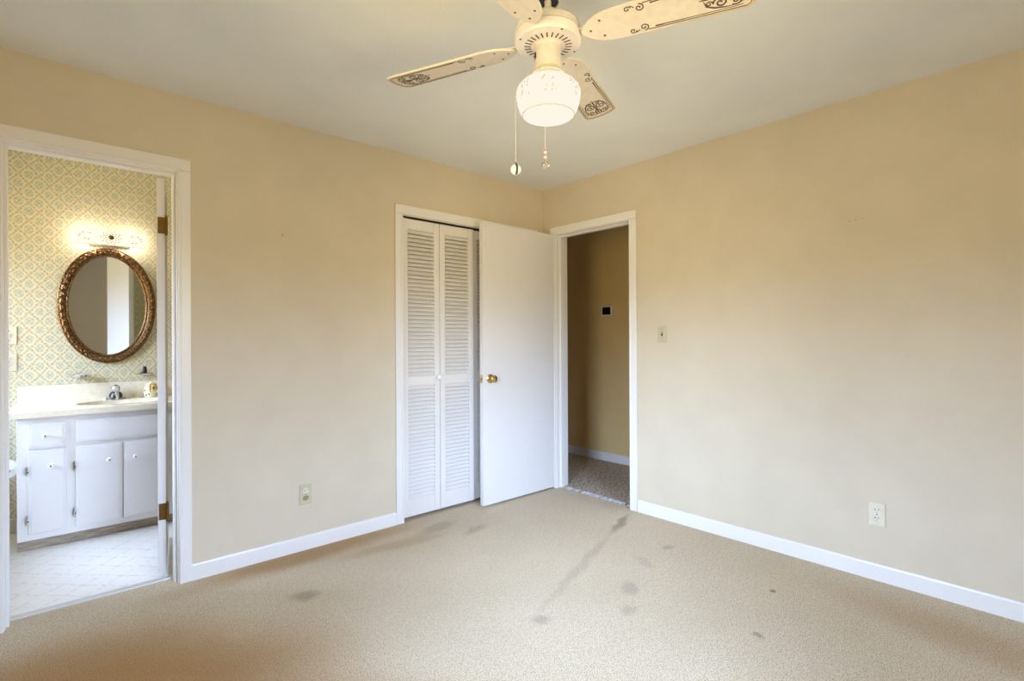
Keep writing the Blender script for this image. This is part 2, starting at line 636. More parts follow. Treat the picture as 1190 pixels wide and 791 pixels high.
def jamb(name, axis, a0, a1, head, p0, p1, stop):
    """door lining through the wall thickness p0..p1, with a stop strip"""
    mb = MB()

    def bx(u0, u1, e0, e1, z0, z1, bev=0.0015):
        if axis == 'x':
            mb.box(u0, u1, e0, e1, z0, z1, bev)
        else:
            mb.box(e0, e1, u0, u1, z0, z1, bev)
    bx(a0 - 0.02, a0, p0, p1, 0, head + 0.02)
    bx(a1, a1 + 0.02, p0, p1, 0, head + 0.02)
    bx(a0, a1, p0, p1, head, head + 0.02)
    if stop:
        s0, s1 = stop
        bx(a0, a0 + 0.011, s0, s1, 0, head - 0.011)
        bx(a1 - 0.011, a1, s0, s1, 0, head - 0.011)
        bx(a0, a1, s0, s1, head - 0.011, head)
    return struct(mb.build(name, 'white_trim'))


casing('trim_1', 'x', BD[0], BD[1], BD[2], 0, -1, left=0.07)
jamb('trim_2', 'x', BD[0], BD[1], BD[2], -0.001, T + 0.002, (0.03, 0.078))
casing('trim_3', 'x', CL[0], CL[1], CL[2], 0, -1)
jamb('trim_4', 'x', CL[0], CL[1], CL[2], -0.001, T, None)
casing('trim_5', 'y', ED[0], ED[1], ED[2], 0, -1)
ej = jamb('trim_6', 'y', ED[0], ED[1], ED[2], -0.001, T, (0.04, 0.08))
casing('trim_7', 'x', BD[0], BD[1], BD[2], T + 0.004, 1)
casing('trim_8', 'y', ED[0], ED[1], ED[2], T, 1)
MB().box(0.004, 0.034, ED[0] - 0.0005, ED[0] + 0.0015, 0.895, 0.955, 0.0005).build('strike_plate', 'old_brass', ej)
# threshold strips
struct(MB().box(BD[0], BD[1], 0.088, 0.128, -0.002, 0.006, 0.002).build('trim_9', 'threshold_metal'))
mb = MB()
for k in range(160):
    y = ED[0] + 0.005 + random.random() * 0.70
    a = random.uniform(-0.9, 0.9)
    L = random.uniform(0.015, 0.05)
    mb.tube([(0.035 + random.uniform(-.01, .02), y, 0.002), (0.04 + L * 0.5 * math.cos(a), y + L * 0.5 * math.sin(a), 0.009), (0.045 + L * math.cos(a), y + L * math.sin(a), 0.004)], 0.0022, 5)
struct(mb.build('trim_10', 'frayed_edge'))


# windows: sash frame, rail, sill, panes
def window(name, axis, face0, face1, a0, a1, z0, z1, inside):
    def mk(mb, u0, u1, d0, d1, zz0, zz1, bev=0.003):
        if axis == 'y':
            mb.box(d0, d1, u0, u1, zz0, zz1, bev)
        else:
            mb.box(u0, u1, d0, d1, zz0, zz1, bev)
    mid = (face0 + face1) / 2
    root = MB()
    fw = 0.045
    for (u0, u1, zz0, zz1) in ((a0, a0 + fw, z0, z1), (a1 - fw, a1, z0, z1), (a0 + fw, a1 - fw, z0, z0 + fw), (a0 + fw, a1 - fw, z1 - fw, z1), (a0 + fw, a1 - fw, (z0 + z1) / 2 - 0.02, (z0 + z1) / 2 + 0.02)):
        mk(root, u0, u1, mid - 0.03, mid + 0.03, zz0, zz1)
    o = struct(root.build(name, 'white_trim'))
    for (zz0, zz1) in ((z0 + fw, (z0 + z1) / 2 - 0.02), ((z0 + z1) / 2 + 0.02, z1 - fw)):
        p = MB()
        mk(p, a0 + fw, a1 - fw, mid - 0.002, mid + 0.002, zz0, zz1, 0)
        p.build('pane', 'pane_glass', o)
    s = MB()
    d0, d1 = sorted((mid + inside * 0.03, (face1 if inside > 0 else face0) + inside * 0.03))
    mk(s, a0 + 0.001, a1 - 0.001, d0, d1, z0, z0 + 0.02)
    s.build('window_sill', 'white_trim', o)
    return o


window('window_1', 'y', WX - T, WX, W1[0], W1[1], W1[2], W1[3], 1)
window('window_2_added', 'x', SY - T, SY, W2[0], W2[1], W2[2], W2[3], 1)
window('window_3_added', 'y', BX0 - T, BX0, W3[0], W3[1], W3[2], W3[3], 1)

# ------------------------------------------------------------------ doors


def knob_profile(r=0.027, L=0.058):
    return [(0, 0), (r * 1.15, 0), (r * 1.2, 0.004), (r * 0.95, 0.008), (r * 0.45, 0.012), (r * 0.42, L * 0.5), (r * 0.75, L * 0.62), (r, L * 0.78), (r * 0.96, L * 0.9), (r * 0.6, L * 0.985), (0, L)]


# bedroom door: slab swung open in front of the closet
DX0, DX1, DY = -0.757, -0.022, -0.1385
dr = MB().box(DX0, DX1, DY, DY + 0.035, 0.014, 2.052, 0.002).build('door_1', 'door_paint')
struct(dr, 'flat white bedroom door standing open in front of the louvered closet', 'door')
kx, kz = -0.692, 0.925
MB().lathe(knob_profile(), 32, Matrix.Translation((kx, DY, kz)) @ Matrix.Rotation(PI / 2, 4, 'X')).build('knob', 'brass', dr)
MB().lathe(knob_profile(), 32, Matrix.Translation((kx, DY + 0.035, kz)) @ Matrix.Rotation(-PI / 2, 4, 'X')).build('knob', 'brass', dr)
lt = MB().box(DX0 - 0.0015, DX0 + 0.001, DY + 0.006, DY + 0.029, kz - 0.029, kz + 0.029, 0.0005)
lt.box(DX0 - 0.010, DX0, DY + 0.011, DY + 0.024, kz - 0.009, kz + 0.009, 0.003)
lt.build('latch', 'brass', dr)
for z in (0.22, 1.05, 1.86):
    h = MB().tube([(DX1 + 0.008, DY + 0.038, z - 0.045), (DX1 + 0.008, DY + 0.038, z + 0.045)], 0.006, 10)
    h.build('hinge', 'old_brass', dr)

# bathroom door: open into the bathroom, hinge edge seen through the doorway
BS0, BS1, BSY = -2.662, -2.627, 0.138
HP = Vector((BS1 + 0.006, BSY - 0.004, 0))
SWING = Matrix.Translation(HP) @ Matrix.Rotation(math.radians(-9.5), 4, 'Z') @ Matrix.Translation(-HP)
bd = MB().box(BS0, BS1, BSY, BSY + 0.60, 0.022, 2.044, 0.002).build('door_2', 'door_paint')
struct(bd, 'white bathroom door open edge on with brass hinges, beside the vanity', 'door')
for z in (1.802, 0.335):
    h = MB().box(BS0 + 0.004, BS1, BSY - 0.003, BSY + 0.0005, z - 0.042, z + 0.042, 0.001)
    h.box(BS1, BS1 + 0.009, BSY - 0.004, BSY - 0.001, z - 0.042, z + 0.042, 0.001)
    h.tube([(BS1 + 0.006, BSY - 0.004, z - 0.05), (BS1 + 0.006, BSY - 0.004, z + 0.05)], 0.0065, 10)
    for dz in (-0.026, 0, 0.026):
        h.ball((BS0 + 0.014, BSY - 0.003, z + dz), 0.004, 10)
    h.build('hinge', 'old_brass', bd)
MB().lathe(knob_profile(), 28, Matrix.Translation((BS0, BSY + 0.54, 0.93)) @ Matrix.Rotation(-PI / 2, 4, 'Y')).build('knob', 'brass', bd)


bd.matrix_world = SWING

# louvered bifold leaves
def louver_leaf(w, z0, z1):
    """leaf in x 0..w, front face at y = 0, back y = 0.028"""
    mb = MB()
    st, th = 0.043, 0.028
    mb.box(0, st, 0, th, z0, z1, 0.0025)
    mb.box(w - st, w, 0, th, z0, z1, 0.0025)
    rails = ((z0, z0 + 0.115), (0.897, 0.962), (z1 - 0.068, z1))
    for r0, r1 in rails:
        mb.box(st, w - st, 0.002, th - 0.002, r0, r1, 0.0015)
    for lo, hi in ((rails[0][1], rails[1][0]), (rails[1][1], rails[2][0])):
        n = round((hi - lo) / 0.0276)
        p = (hi - lo) / n
        for k in range(n):
            zc = lo + (k + 0.5) * p
            mt = Matrix.Translation((0, th / 2, zc)) @ Matrix.Rotation(math.radians(-38), 4, 'X')
            mb.box(st - 0.002, w - st + 0.002, -0.0032, 0.0032, -0.0152, 0.0152, 0.0012, mt)
    return mb


LW = 0.2965
LZ0, LZ1 = 0.022, 2.020


def bifold(name, label, xa, y0, xb, y1, knob):
    """pair of leaves: from xa to the middle, then on to xb"""
    root = bpy.data.objects.new(name, None)
    COL.objects.link(root)
    root.location = (xa, y0, 0)
    struct(root, label, 'door')
    a = louver_leaf(LW, LZ0, LZ1).build('louver_leaf', 'louver_paint', root)
    b = a.copy()
    COL.objects.link(b)
    b.parent = root
    b.location = (LW + 0.004, y1 - y0, 0)
    if knob is not None:
        MB().lathe([(0, 0), (0.009, 0), (0.008, 0.012), (0.016, 0.018), (0.0195, 0.026), (0.014, 0.034), (0, 0.036)], 24,
                   Matrix.Translation((knob, 0, 0.950)) @ Matrix.Rotation(PI / 2, 4, 'X')).build('knob', 'porcelain', a)
    for x in (0.03, 2 * LW - 0.03):
        MB().tube([(x, 0.014, LZ1 - 0.002), (x, 0.014, LZ1 + 0.012)], 0.005, 8).build('pivot_pin', 'old_brass', root)
    return root


bifold('door_3', 'white louvered bifold closet door with round knob, beside the open bedroom door', CL[0] + 0.003, 0.010, 0, 0.010, LW - 0.023)
bifold('door_4', 'white louvered bifold closet door mostly hidden behind the open bedroom door', CL[0] + 2 * LW + 0.010, 0.022, 0, 0.022, None)
struct(MB().box(CL[0], CL[1], 0.012, 0.036, CL[2] - 0.004, CL[2], 0.001).build('trim_11', 'dark_slot'))


# ------------------------------------------------------------------ wall plates
def plate_box(mb, w, h, d=0.006):
    mb.box(-w / 2, w / 2, -d, 0, -h / 2, h / 2, 0.0025)
    return mb


def outlet(name, label, loc, rz, plate='ivory_plastic', worn=False):
    t = thing(name, label, 'outlet', loc, (0, 0, rz))
    plate_box(MB(), 0.070, 0.115).build('cover_plate', plate, t)
    for k, dz in enumerate((0.020, -0.020)):
        f = MB()
        f.lathe([(0, 0), (0.0172, 0), (0.0172, 0.0015), (0.016, 0.0022), (0, 0.0022)], 28,
                Matrix.Translation((0, -0.006, dz)) @ Matrix.Rotation(PI / 2, 4, 'X') @ Matrix.Diagonal((1, 0.86, 1, 1)))
        r = f.build('receptacle', 'worn_outlet' if (worn and k == 1) else 'white_plastic', t)
        s = MB()
        s.box(-0.0085, -0.0055, -0.0088, -0.0078, dz + 0.000, dz + 0.0095)
        s.box(0.0055, 0.0085, -0.0088, -0.0078, dz + 0.001, dz + 0.0085)
        s.lathe([(0, 0), (0.0030, 0), (0, 0.0008)], 12, Matrix.Translation((0, -0.0080, dz - 0.0075)) @ Matrix.Rotation(PI / 2, 4, 'X'))
        s.build('slots', 'black', r)
    MB().lathe([(0, 0), (0.003, 0), (0.002, 0.0015), (0, 0.0015)], 12, Matrix.Translation((0, -0.006, 0)) @ Matrix.Rotation(PI / 2, 4, 'X')).build('screw', 'old_brass', t)
    return t


outlet('wall_outlet', 'ivory double outlet low on the right-hand wall above the baseboard', (0, -2.331, 0.328), -PI / 2 * -1 * -1)
outlet('wall_outlet', 'grimy double outlet low on the wall between bathroom doorway and closet', (-1.968, 0, 0.318), 0, 'almond_plastic', True)
outlet('wall_outlet', 'cream outlet on the wallpaper left of the vanity', (-3.252, BY, 1.078), 0)


def switch(name, label, loc, rz, plate):
    t = thing(name, label, 'light switch', loc, (0, 0, rz))
    plate_box(MB(), 0.070, 0.115).build('cover_plate', plate, t)
    MB().box(-0.0055, 0.0055, -0.0085, -0.004, -0.0125, 0.0125, 0.001).build('toggle_surround', 'dark_slot' if plate == 'almond_plastic' else 'white_plastic', t)
    MB().box(-0.004, 0.004, -0.016, -0.004, 0.001, 0.010, 0.0015).build('toggle', plate, t)
    for dz in (0.030, -0.030):
        MB().lathe([(0, 0), (0.003, 0), (0.002, 0.0015), (0, 0.0015)], 12, Matrix.Translation((0, -0.006, dz)) @ Matrix.Rotation(PI / 2, 4, 'X')).build('screw', 'old_brass', t)
    return t


switch('light_switch', 'almond toggle light switch on the right-hand wall beside the doorway', (0, -1.121, 1.241), -PI / 2, 'almond_plastic')
switch('light_switch', 'cream light switch on the wallpaper above the bathroom outlet', (-3.252, BY, 1.246), 0, 'ivory_plastic')

t = thing('thermostat', 'small white thermostat with dark screen on the hallway wall', 'thermostat', (1.06, 0.146, 1.482), (0, 0, -PI / 2))
MB().box(-0.072, 0.072, -0.024, 0, -0.056, 0.056, 0.005).build('body', 'white_plastic', t)
MB().box(-0.048, 0.048, -0.0262, -0.023, -0.036, 0.038, 0.001).build('screen', 'screen', t)

# nails left in the walls
for (x, y, z, lab) in ((0, -2.215, 1.812, 'tiny nail left in the right wall, nearest the doorway of three'),
                       (0, -2.245, 1.812, 'tiny nail left in the right wall, middle of three'),
                       (0, -2.272, 1.816, 'tiny nail left in the right wall, farthest from the doorway of three')):
    o = MB().tube([(x + 0.004, y, z), (x - 0.006, y, z + 0.001)], 0.0022, 8)
    tag(o.build('nail', 'pencil_mark'), lab, 'nail', 'nails left in the right wall')
tag(MB().tube([(-2.09, 0.004, 1.80), (-2.09, -0.008, 1.802)], 0.003, 8).build('nail', 'pencil_mark'), 'tiny nail left in the wall between bathroom doorway and closet', 'nail')

# ------------------------------------------------------------------ bathroom vanity
VX0, VX1, VY, VB = -3.207, -2.00, 1.03, 0.066
CT = 0.797          # underside of the top's lip
t = thing('vanity_cabinet', 'white painted bathroom vanity cabinet with doors and round knobs', 'vanity', (VX0, VY, 0))
R = -VX0
cab = MB()


def vb(mb, x0, x1, y0, y1, z0, z1, bev=0.002):
    return mb.box(x0 - VX0, x1 - VX0, y0 - VY, y1 - VY, z0, z1, bev)


vb(cab, VX0, VX1, VY, VY + 0.018, VB, CT - 0.0275)
vb(cab, VX0, VX0 + 0.016, VY + 0.016, BY - 0.002, VB, CT - 0.0275)
vb(cab, VX1 - 0.016, VX1, VY + 0.016, BY - 0.002, VB, CT - 0.0275)
vb(cab, VX0 + 0.002, VX1 - 0.002, VY + 0.003, BY - 0.004, VB + 0.002, VB + 0.016)
vb(cab, VX0 + 0.002, VX0 + 0.02, 1.086, BY - 0.004, 0.0, VB)
vb(cab, VX1 - 0.02, VX1, 1.086, BY - 0.004, 0.0, VB)
cab.build('cabinet_body', 'vanity_paint', t)
k = MB()
vb(k, VX0 + 0.0, VX1, 1.078, 1.086, 0.0, VB - 0.0005)
k.build('toe_kick', 'toe_kick_wood', t)


def front(name, x0, x1, z0, z1, th=0.014):
    mb = MB()
    vb(mb, x0, x1, VY - th, VY - 0.0005, z0, z1, 0.004)
    # shallow raised field
    vb(mb, x0 + 0.012, x1 - 0.012, VY - th - 0.0025, VY - th + 0.001, z0 + 0.012, z1 - 0.012, 0.0025)
    return mb.build(name, 'vanity_paint', t)


def cab_knob(parent, x, z):
    MB().lathe([(0, 0), (0.009, 0), (0.008, 0.003), (0.006, 0.010), (0.013, 0.015), (0.0155, 0.021), (0.013, 0.026), (0.006, 0.0275), (0.006, 0.0262), (0, 0.0262)], 24,
               Matrix.Translation((x - VX0, -0.0165, z)) @ Matrix.Rotation(PI / 2, 4, 'X')).build('knob', 'porcelain', parent)
    MB().lathe([(0, 0), (0.005, 0), (0.004, 0.002), (0, 0.0022)], 12, Matrix.Translation((x - VX0, -0.0429, z)) @ Matrix.Rotation(PI / 2, 4, 'X')).build('knob_screw', 'old_brass', parent)


def cab_hinge(parent, x, z):
    h = MB()
    h.box(x - VX0 - 0.007, x - VX0 + 0.006, -0.018, -0.0003, z - 0.022, z + 0.022, 0.0015)
    h.tube([(x - VX0 + 0.001, -0.018, z - 0.028), (x - VX0 + 0.001, -0.018, z + 0.028)], 0.0035, 8)
    h.build('hinge', 'chrome', parent)
    MB().ball((x - VX0 + 0.002, -0.0205, z - 0.006), 0.004, 10).build('hinge_screw', 'black', parent)


d = front('drawer', -3.160, -2.996, 0.590, 0.733)
cab_knob(d, -3.086, 0.664)
front('false_drawer_front', -2.951, -2.30, 0.600, 0.733)
d = front('door', -3.160, -2.992, 0.102, 0.580)
cab_knob(d, -3.063, 0.487)
cab_hinge(d, -3.163, 0.468)
cab_hinge(d, -3.163, 0.187)
d = front('door', -2.951, -2.727, 0.100, 0.578)
cab_knob(d, -2.792, 0.480)
cab_hinge(d, -2.955, 0.468)
cab_hinge(d, -2.955, 0.190)
d = front('door', -2.719, -2.50, 0.100, 0.578)
cab_knob(d, -2.661, 0.481)
d = front('door', -2.44, -2.22, 0.100, 0.578)

# cultured marble top with backsplash and moulded basin
t = thing('bathroom_countertop', 'cream cultured-marble vanity top with backsplash and basin', 'countertop', (-3.24, 1.0, CT - 0.026))
top = MB()
OX, OY = -3.24, 1.0
tw, td = VX1 + 0.02 - OX, BY - 0.002 - OY
zt = 0.040
bcx, bcy, brx, bry = -2.70 - OX, 0.262, 0.245, 0.165
N = 64
# top sheet with an oval hole, then the bowl
outer = []
for kk in range(N):
    a = 2 * PI * kk / N
    ca, sa = math.cos(a), math.sin(a)
    sx = ((tw - bcx) if ca > 0 else bcx) / max(abs(ca), 1e-6)
    sy = ((td - bcy) if sa > 0 else bcy) / max(abs(sa), 1e-6)
    q = min(sx, sy)
    outer.append((bcx + ca * q, bcy + sa * q))
for cx_, cy_ in ((0, 0), (tw, 0), (0, td), (tw, td)):
    i = min(range(N), key=lambda j: (outer[j][0] - cx_) ** 2 + (outer[j][1] - cy_) ** 2)
    outer[i] = (cx_, cy_)
rings = [[top.bm.verts.new((x, y, z)) for x, y in outer] for z in (0.0, zt - 0.006)]
rings.append([top.bm.verts.new((x + (0.005 if x < 0.01 else -0.005 if x > tw - 0.01 else 0), y + (0.005 if y < 0.01 else 0), zt)) for x, y in outer])
for f, z in ((1.06, zt), (1.0, zt - 0.004), (0.96, zt - 0.02), (0.85, zt - 0.07), (0.6, zt - 0.12), (0.2, zt - 0.135)):
    rings.append([top.bm.verts.new((bcx + math.cos(2 * PI * kk / N) * brx * f, bcy + math.sin(2 * PI * kk / N) * bry * f, z)) for kk in range(N)])
for A, B in zip(rings, rings[1:]):
    for kk in range(N):
        top.bm.faces.new((A[kk], A[(kk + 1) % N], B[(kk + 1) % N], B[kk]))
top.bm.faces.new(rings[-1])
top.build('counter_slab', 'counter_marble', t)
MB().box(0.022, tw, td - 0.022, td, zt - 0.001, 0.152, 0.004).build('backsplash', 'counter_marble', t)
TOPZ = CT - 0.026 + zt

# faucet
t = thing('sink_faucet', 'chrome sink faucet with clear knob on the vanity top', 'faucet', (-2.722, 1.452, TOPZ))
b = MB()
b.lathe([(0, 0), (0.075, 0), (0.073, 0.010), (0.05, 0.016), (0, 0.016)], 36, Matrix.Diagonal((1, 0.42, 1, 1)))
b.build('base_plate', 'chrome', t)
b = MB().lathe([(0, 0.012), (0.040, 0.012), (0.038, 0.030), (0.028, 0.048), (0, 0.052)], 28)
b.build('body', 'black', t)
sp_ = MB().tube([(0, -0.01, 0.030), (0, -0.06, 0.042), (0, -0.10, 0.036), (0, -0.112, 0.022)], [0.014, 0.012, 0.010, 0.009], 14)
sp_.build('spout', 'chrome', t)
b = MB().lathe([(0, 0.048), (0.014, 0.048), (0.024, 0.056), (0.026, 0.072), (0.022, 0.086), (0.012, 0.091), (0, 0.092)], 10)
b.build('handle_knob', 'crystal', t, angle=15)
MB().lathe([(0, 0.0915), (0.011, 0.0915), (0.009, 0.097), (0, 0.098)], 18).build('handle_cap', 'old_brass', t)

# small patterned jar by the backsplash
t = thing('patterned_jar', 'small cream patterned jar on the vanity top beside the bathroom door edge', 'jar', (-2.518, 1.452, TOPZ))
MB().lathe([(0, 0), (0.040, 0), (0.045, 0.010), (0.046, 0.055), (0.040, 0.072), (0.030, 0.078), (0, 0.078)], 32).build('body', 'jar_cream', t)
MB().lathe([(0, 0.078), (0.033, 0.078), (0.036, 0.083), (0.030, 0.094), (0.010, 0.099), (0.008, 0.106), (0, 0.108)], 28).build('lid', 'jar_cream', t)
mk = MB()
for q in range(16):
    a = 2 * PI * q / 16 + random.uniform(-.1, .1)
    z = random.choice((0.018, 0.032, 0.05)) + random.uniform(-.004, .004)
    mk.ball((0.0455 * math.cos(a), 0.0455 * math.sin(a), z), 0.0055, 10, (0.9, 0.9, random.uniform(0.8, 1.5)))
o = mk.build('painted_flowers', 'jar_dark', t)
o['kind'] = 'stuff'

# wall-mounted soap dish and tumbler holder
t = thing('soap_dish', 'chrome soap dish on the wallpaper below the mirror, left side', 'soap dish', (-2.911, BY, 0.978))
MB().box(-0.022, 0.022, -0.012, 0, -0.016, 0.012, 0.003).build('wall_bracket', 'chrome', t)
d = MB()
d.lathe([(0, -0.010), (0.042, -0.010), (0.052, 0.004), (0.0535, 0.006), (0.050, 0.006), (0.040, -0.006), (0, -0.006)], 36, Matrix.Translation((0, -0.050, 0)) @ Matrix.Diagonal((1, 0.78, 1, 1)))
d.build('dish', 'chrome', t)
MB().box(-0.028, 0.028, -0.065, -0.035, -0.005, 0.010, 0.005).build('soap_rest', 'porcelain', t)
t = thing('toothbrush_holder', 'chrome toothbrush holder on the wallpaper right of the mirror', 'toothbrush holder', (-2.553, BY, 0.975))
MB().box(-0.020, 0.020, -0.012, 0, -0.014, 0.012, 0.003).build('wall_bracket', 'chrome', t)
d = MB()
d.tube([(0.05 * math.cos(2 * PI * q / 24), -0.045 + 0.032 * math.sin(2 * PI * q / 24), 0) for q in range(25)], 0.0035, 8)
d.box(-0.004, 0.004, -0.077, -0.013, -0.002, 0.002, 0.001)
d.build('ring', 'chrome', t)
tag(MB().lathe([(0, 0), (0.012, 0), (0.014, 0.012), (0.011, 0.040), (0.0115, 0.048), (0, 0.050)], 20).build('bottle', 'black', loc=(-2.553, BY - 0.045, 0.9785)),
    'small black bottle standing in the chrome toothbrush holder', 'bottle')

# toilet paper on the side of the vanity
t = thing('toilet_paper_holder', 'white toilet paper holder fixed to the vanity side', 'toilet paper holder', (VX0, 1.27, 0.462))
h = MB()
for y in (-0.085, 0.085):
    h.box(-0.012, 0, y - 0.016, y + 0.016, -0.02, 0.02, 0.004)
    h.tube([(-0.008, y, 0), (-0.052, y, 0)], 0.006, 10)
h.tube([(-0.050, -0.085, 0), (-0.050, 0.085, 0)], 0.0075, 12)
h.build('roller_bracket', 'white_plastic', t)
r = MB().lathe([(0.019, -0.055), (0.047, -0.055), (0.0475, -0.053), (0.0475, 0.053), (0.047, 0.055), (0.019, 0.055), (0.019, -0.055)], 40, Matrix.Rotation(PI / 2, 4, 'X'))
o = tag(r.build('toilet_paper_roll', 'paper', loc=(VX0 - 0.0505, 1.27, 0.450)), 'white toilet paper roll hanging beside the vanity', 'toilet paper')
c = MB().lathe([(0.0175, -0.054), (0.019, -0.054), (0.019, 0.054), (0.0175, 0.054), (0.0175, -0.054)], 28, Matrix.Rotation(PI / 2, 4, 'X'))
c.build('cardboard_core', 'dark_slot', o)

# oval mirror in an ornate gilt frame
MX, MZ = -2.755, 1.455
RX, RZ = 0.272, 0.398
t = thing('oval_mirror', 'oval mirror in an ornate dark gilt frame above the vanity', 'mirror', (MX, BY, MZ))
g = MB().lathe([(0, 0.001), (1, 0.001), (1, 0.008), (0, 0.008)], 96, Matrix.Rotation(PI / 2, 4, 'X') @ Matrix.Diagonal((RX - 0.045, RZ - 0.045, 1, 1)))
g.build('mirror_glass', 'mirror_glass', t)
fr_ = MB()
prof = [(-0.060, 0.002), (-0.060, 0.012), (-0.052, 0.017), (-0.047, 0.013), (-0.038, 0.020), (-0.022, 0.026), (-0.010, 0.020), (-0.007, 0.024), (0.0, 0.018), (0.0, 0.002)]
N = 160
rg = []
for kk in range(N):
    a = 2 * PI * kk / N
    rg.append([fr_.bm.verts.new(((RX + d_) * math.cos(a), -h_, (RZ + d_) * math.sin(a))) for d_, h_ in prof])
for kk in range(N):
    A, B = rg[kk], rg[(kk + 1) % N]
    for j in range(len(prof)):
        j2 = (j + 1) % len(prof)
        fr_.bm.faces.new((A[j], A[j2], B[j2], B[j]))
fo = fr_.build('frame', 'gilt', t)
orn = MB()
NL = 52
for kk in range(NL):
    a = 2 * PI * kk / NL
    for dd, r_, off in ((-0.017, 0.0105, 0.0), (-0.033, 0.0085, 0.5), (-0.004, 0.005, 0.25), (-0.004, 0.005, 0.75), (-0.055, 0.0045, 0.0), (-0.055, 0.0045, 0.5)):
        aa = a + off * 2 * PI / NL
        mt = Matrix.Translation(((RX + dd) * math.cos(aa), -0.020 if r_ > 0.006 else -0.017, (RZ + dd) * math.sin(aa))) @ Matrix.Rotation(-aa + (0.7 if r_ > 0.01 else -0.6), 4, 'Y') @ Matrix.Diagonal((r_ * 0.75, r_ * 0.9, r_ * 1.25, 1))
        bmesh.ops.create_uvsphere(orn.bm, u_segments=8, v_segments=6, radius=1, matrix=mt)
o = orn.build('carved_leaves', 'gilt', fo)
o['kind'] = 'stuff'

# vanity light: etched glass shade over two bulbs
LX, LZ = -2.745, 1.913
t = thing('vanity_light', 'lit etched-glass wall light with brass rosette above the oval mirror', 'light fixture', (LX, BY, LZ))
MB().box(-0.115, 0.115, -0.022, 0, -0.045, 0.045, 0.006).build('backplate', 'white_plastic', t)
GW, GH = 0.192, 0.049
sh = MB()
NA = 12
row0, row1 = [], []
for zz, row in ((-GH, row0), (GH, row1)):
    for kk in range(NA + 1):
        x = -GW + 2 * GW * kk / NA
        tilt = 0.012 * (zz / GH)
        row.append((x, -0.085 - 0.022 * (1 - (x / GW) ** 2) - tilt, zz))
for th in (0.0,):
    A = [sh.bm.verts.new(p) for p in row0]
    B = [sh.bm.verts.new(p) for p in row1]
    A2 = [sh.bm.verts.new((x, y + 0.004, z)) for x, y, z in row0]
    B2 = [sh.bm.verts.new((x, y + 0.004, z)) for x, y, z in row1]
    for kk in range(NA):
        sh.bm.faces.new((A[kk], A[kk + 1], B[kk + 1], B[kk]))
        sh.bm.faces.new((A2[kk], B2[kk], B2[kk + 1], A2[kk + 1]))
        sh.bm.faces.new((A[kk], A2[kk], A2[kk + 1], A[kk + 1]))
        sh.bm.faces.new((B[kk], B[kk + 1], B2[kk + 1], B2[kk]))
    sh.bm.faces.new((A[0], B[0], B2[0], A2[0]))
    sh.bm.faces.new((A[-1], A2[-1], B2[-1], B[-1]))
go = sh.build('glass_shade', 'etched_glass', t)
MB().tube([(x, y, z - 0.002) for x, y, z in row0], 0.0016, 8).build('shade_rim', 'old_brass', go)
ro_ = MB().lathe([(0, 0), (0.016, 0), (0.015, 0.006), (0.008, 0.012), (0, 0.013)], 20, Matrix.Translation((0, -0.108, 0.002)) @ Matrix.Rotation(PI / 2, 4, 'X'))
ro_.build('rosette', 'old_brass', t)
MB().lathe([(0, 0), (0.026, 0), (0.020, 0.010), (0.006, 0.014), (0, 0.016)], 24, Matrix.Translation((0, -0.06, GH - 0.004))).build('finial', 'old_brass', t)
et = MB()
for kk in range(30):
    a = 2 * PI * kk / 10
    r_ = (0.022, 0.031, 0.040)[kk // 10]
    x, z = r_ * math.cos(a + 0.3 * (kk // 10)) * 1.35, r_ * math.sin(a + 0.3 * (kk // 10))
    et.ball((x, -0.1085 - 0.012 * z / GH + 0.6 * x * x, z), 0.0040, 8, (1.4, 0.5, 0.8))
for sx in (-1, 1):
    for (x, z) in ((0.165, 0.01), (0.15, 0.022), (0.14, -0.018), (0.12, -0.02), (0.17, -0.004), (0.115, 0.02)):
        et.ball((sx * x, -0.1085 - 0.012 * z / GH + 0.6 * x * x, z), 0.0045, 8, (1.4, 0.5, 0.8))
o = et.build('etched_sprigs', 'almond_plastic', go)
o['kind'] = 'stuff'
for sx in (-1, 1):
    bo = MB()
    bo.lathe([(0, 0), (0.013, 0), (0.013, 0.025), (0, 0.025)], 16, Matrix.Translation((sx * 0.120, -0.022, 0)) @ Matrix.Rotation(PI / 2, 4, 'X'))
    bo.build('lamp_socket', 'white_plastic', t)
    MB().ball((sx * 0.120, -0.064, 0), 0.019, 16).build('bulb', 'bulb_glow', t)

# ------------------------------------------------------------------ ceiling fan
FX, FY = -1.808, -1.806
fan = thing('ceiling_fan', 'cream four-blade ceiling fan with brown scrollwork and lit glass globe', 'ceiling fan', (FX, FY, 0))
# canopy: open bowl against the ceiling
MB().lathe([(0.036, 2.438), (0.070, 2.438), (0.070, 2.425), (0.064, 2.398), (0.050, 2.372), (0.041, 2.361), (0.0365, 2.361), (0.0365, 2.42), (0.036, 2.438)], 48).build('canopy', 'fan_cream', fan)
MB().lathe([(0, 2.366), (0.036, 2.366), (0.036, 2.395), (0, 2.395)], 32).build('canopy_dark_opening', 'black', fan)  # black disc standing in for the dark inside of the canopy
MB().lathe([(0, 2.370), (0.0115, 2.370), (0.0115, 2.31), (0, 2.31)], 24).build('downrod', 'fan_white', fan)
MB().lathe([(0.0, 2.335), (0.024, 2.335), (0.028, 2.325), (0.034, 2.300), (0.062, 2.292), (0.095, 2.284), (0.108, 2.274), (0.111, 2.262), (0.111, 2.252), (0.106, 2.250), (0, 2.250)], 64).build('motor_housing', 'fan_cream', fan)
mh = MB().lathe([(0, 2.250), (0.1095, 2.250), (0.1125, 2.248), (0.1135, 2.232), (0.1135, 2.222), (0.109, 2.216), (0.085, 2.213), (0.045, 2.211), (0.040, 2.2125), (0, 2.2125)], 72).build('motor_cover', 'fan_white', fan)
sl = MB()
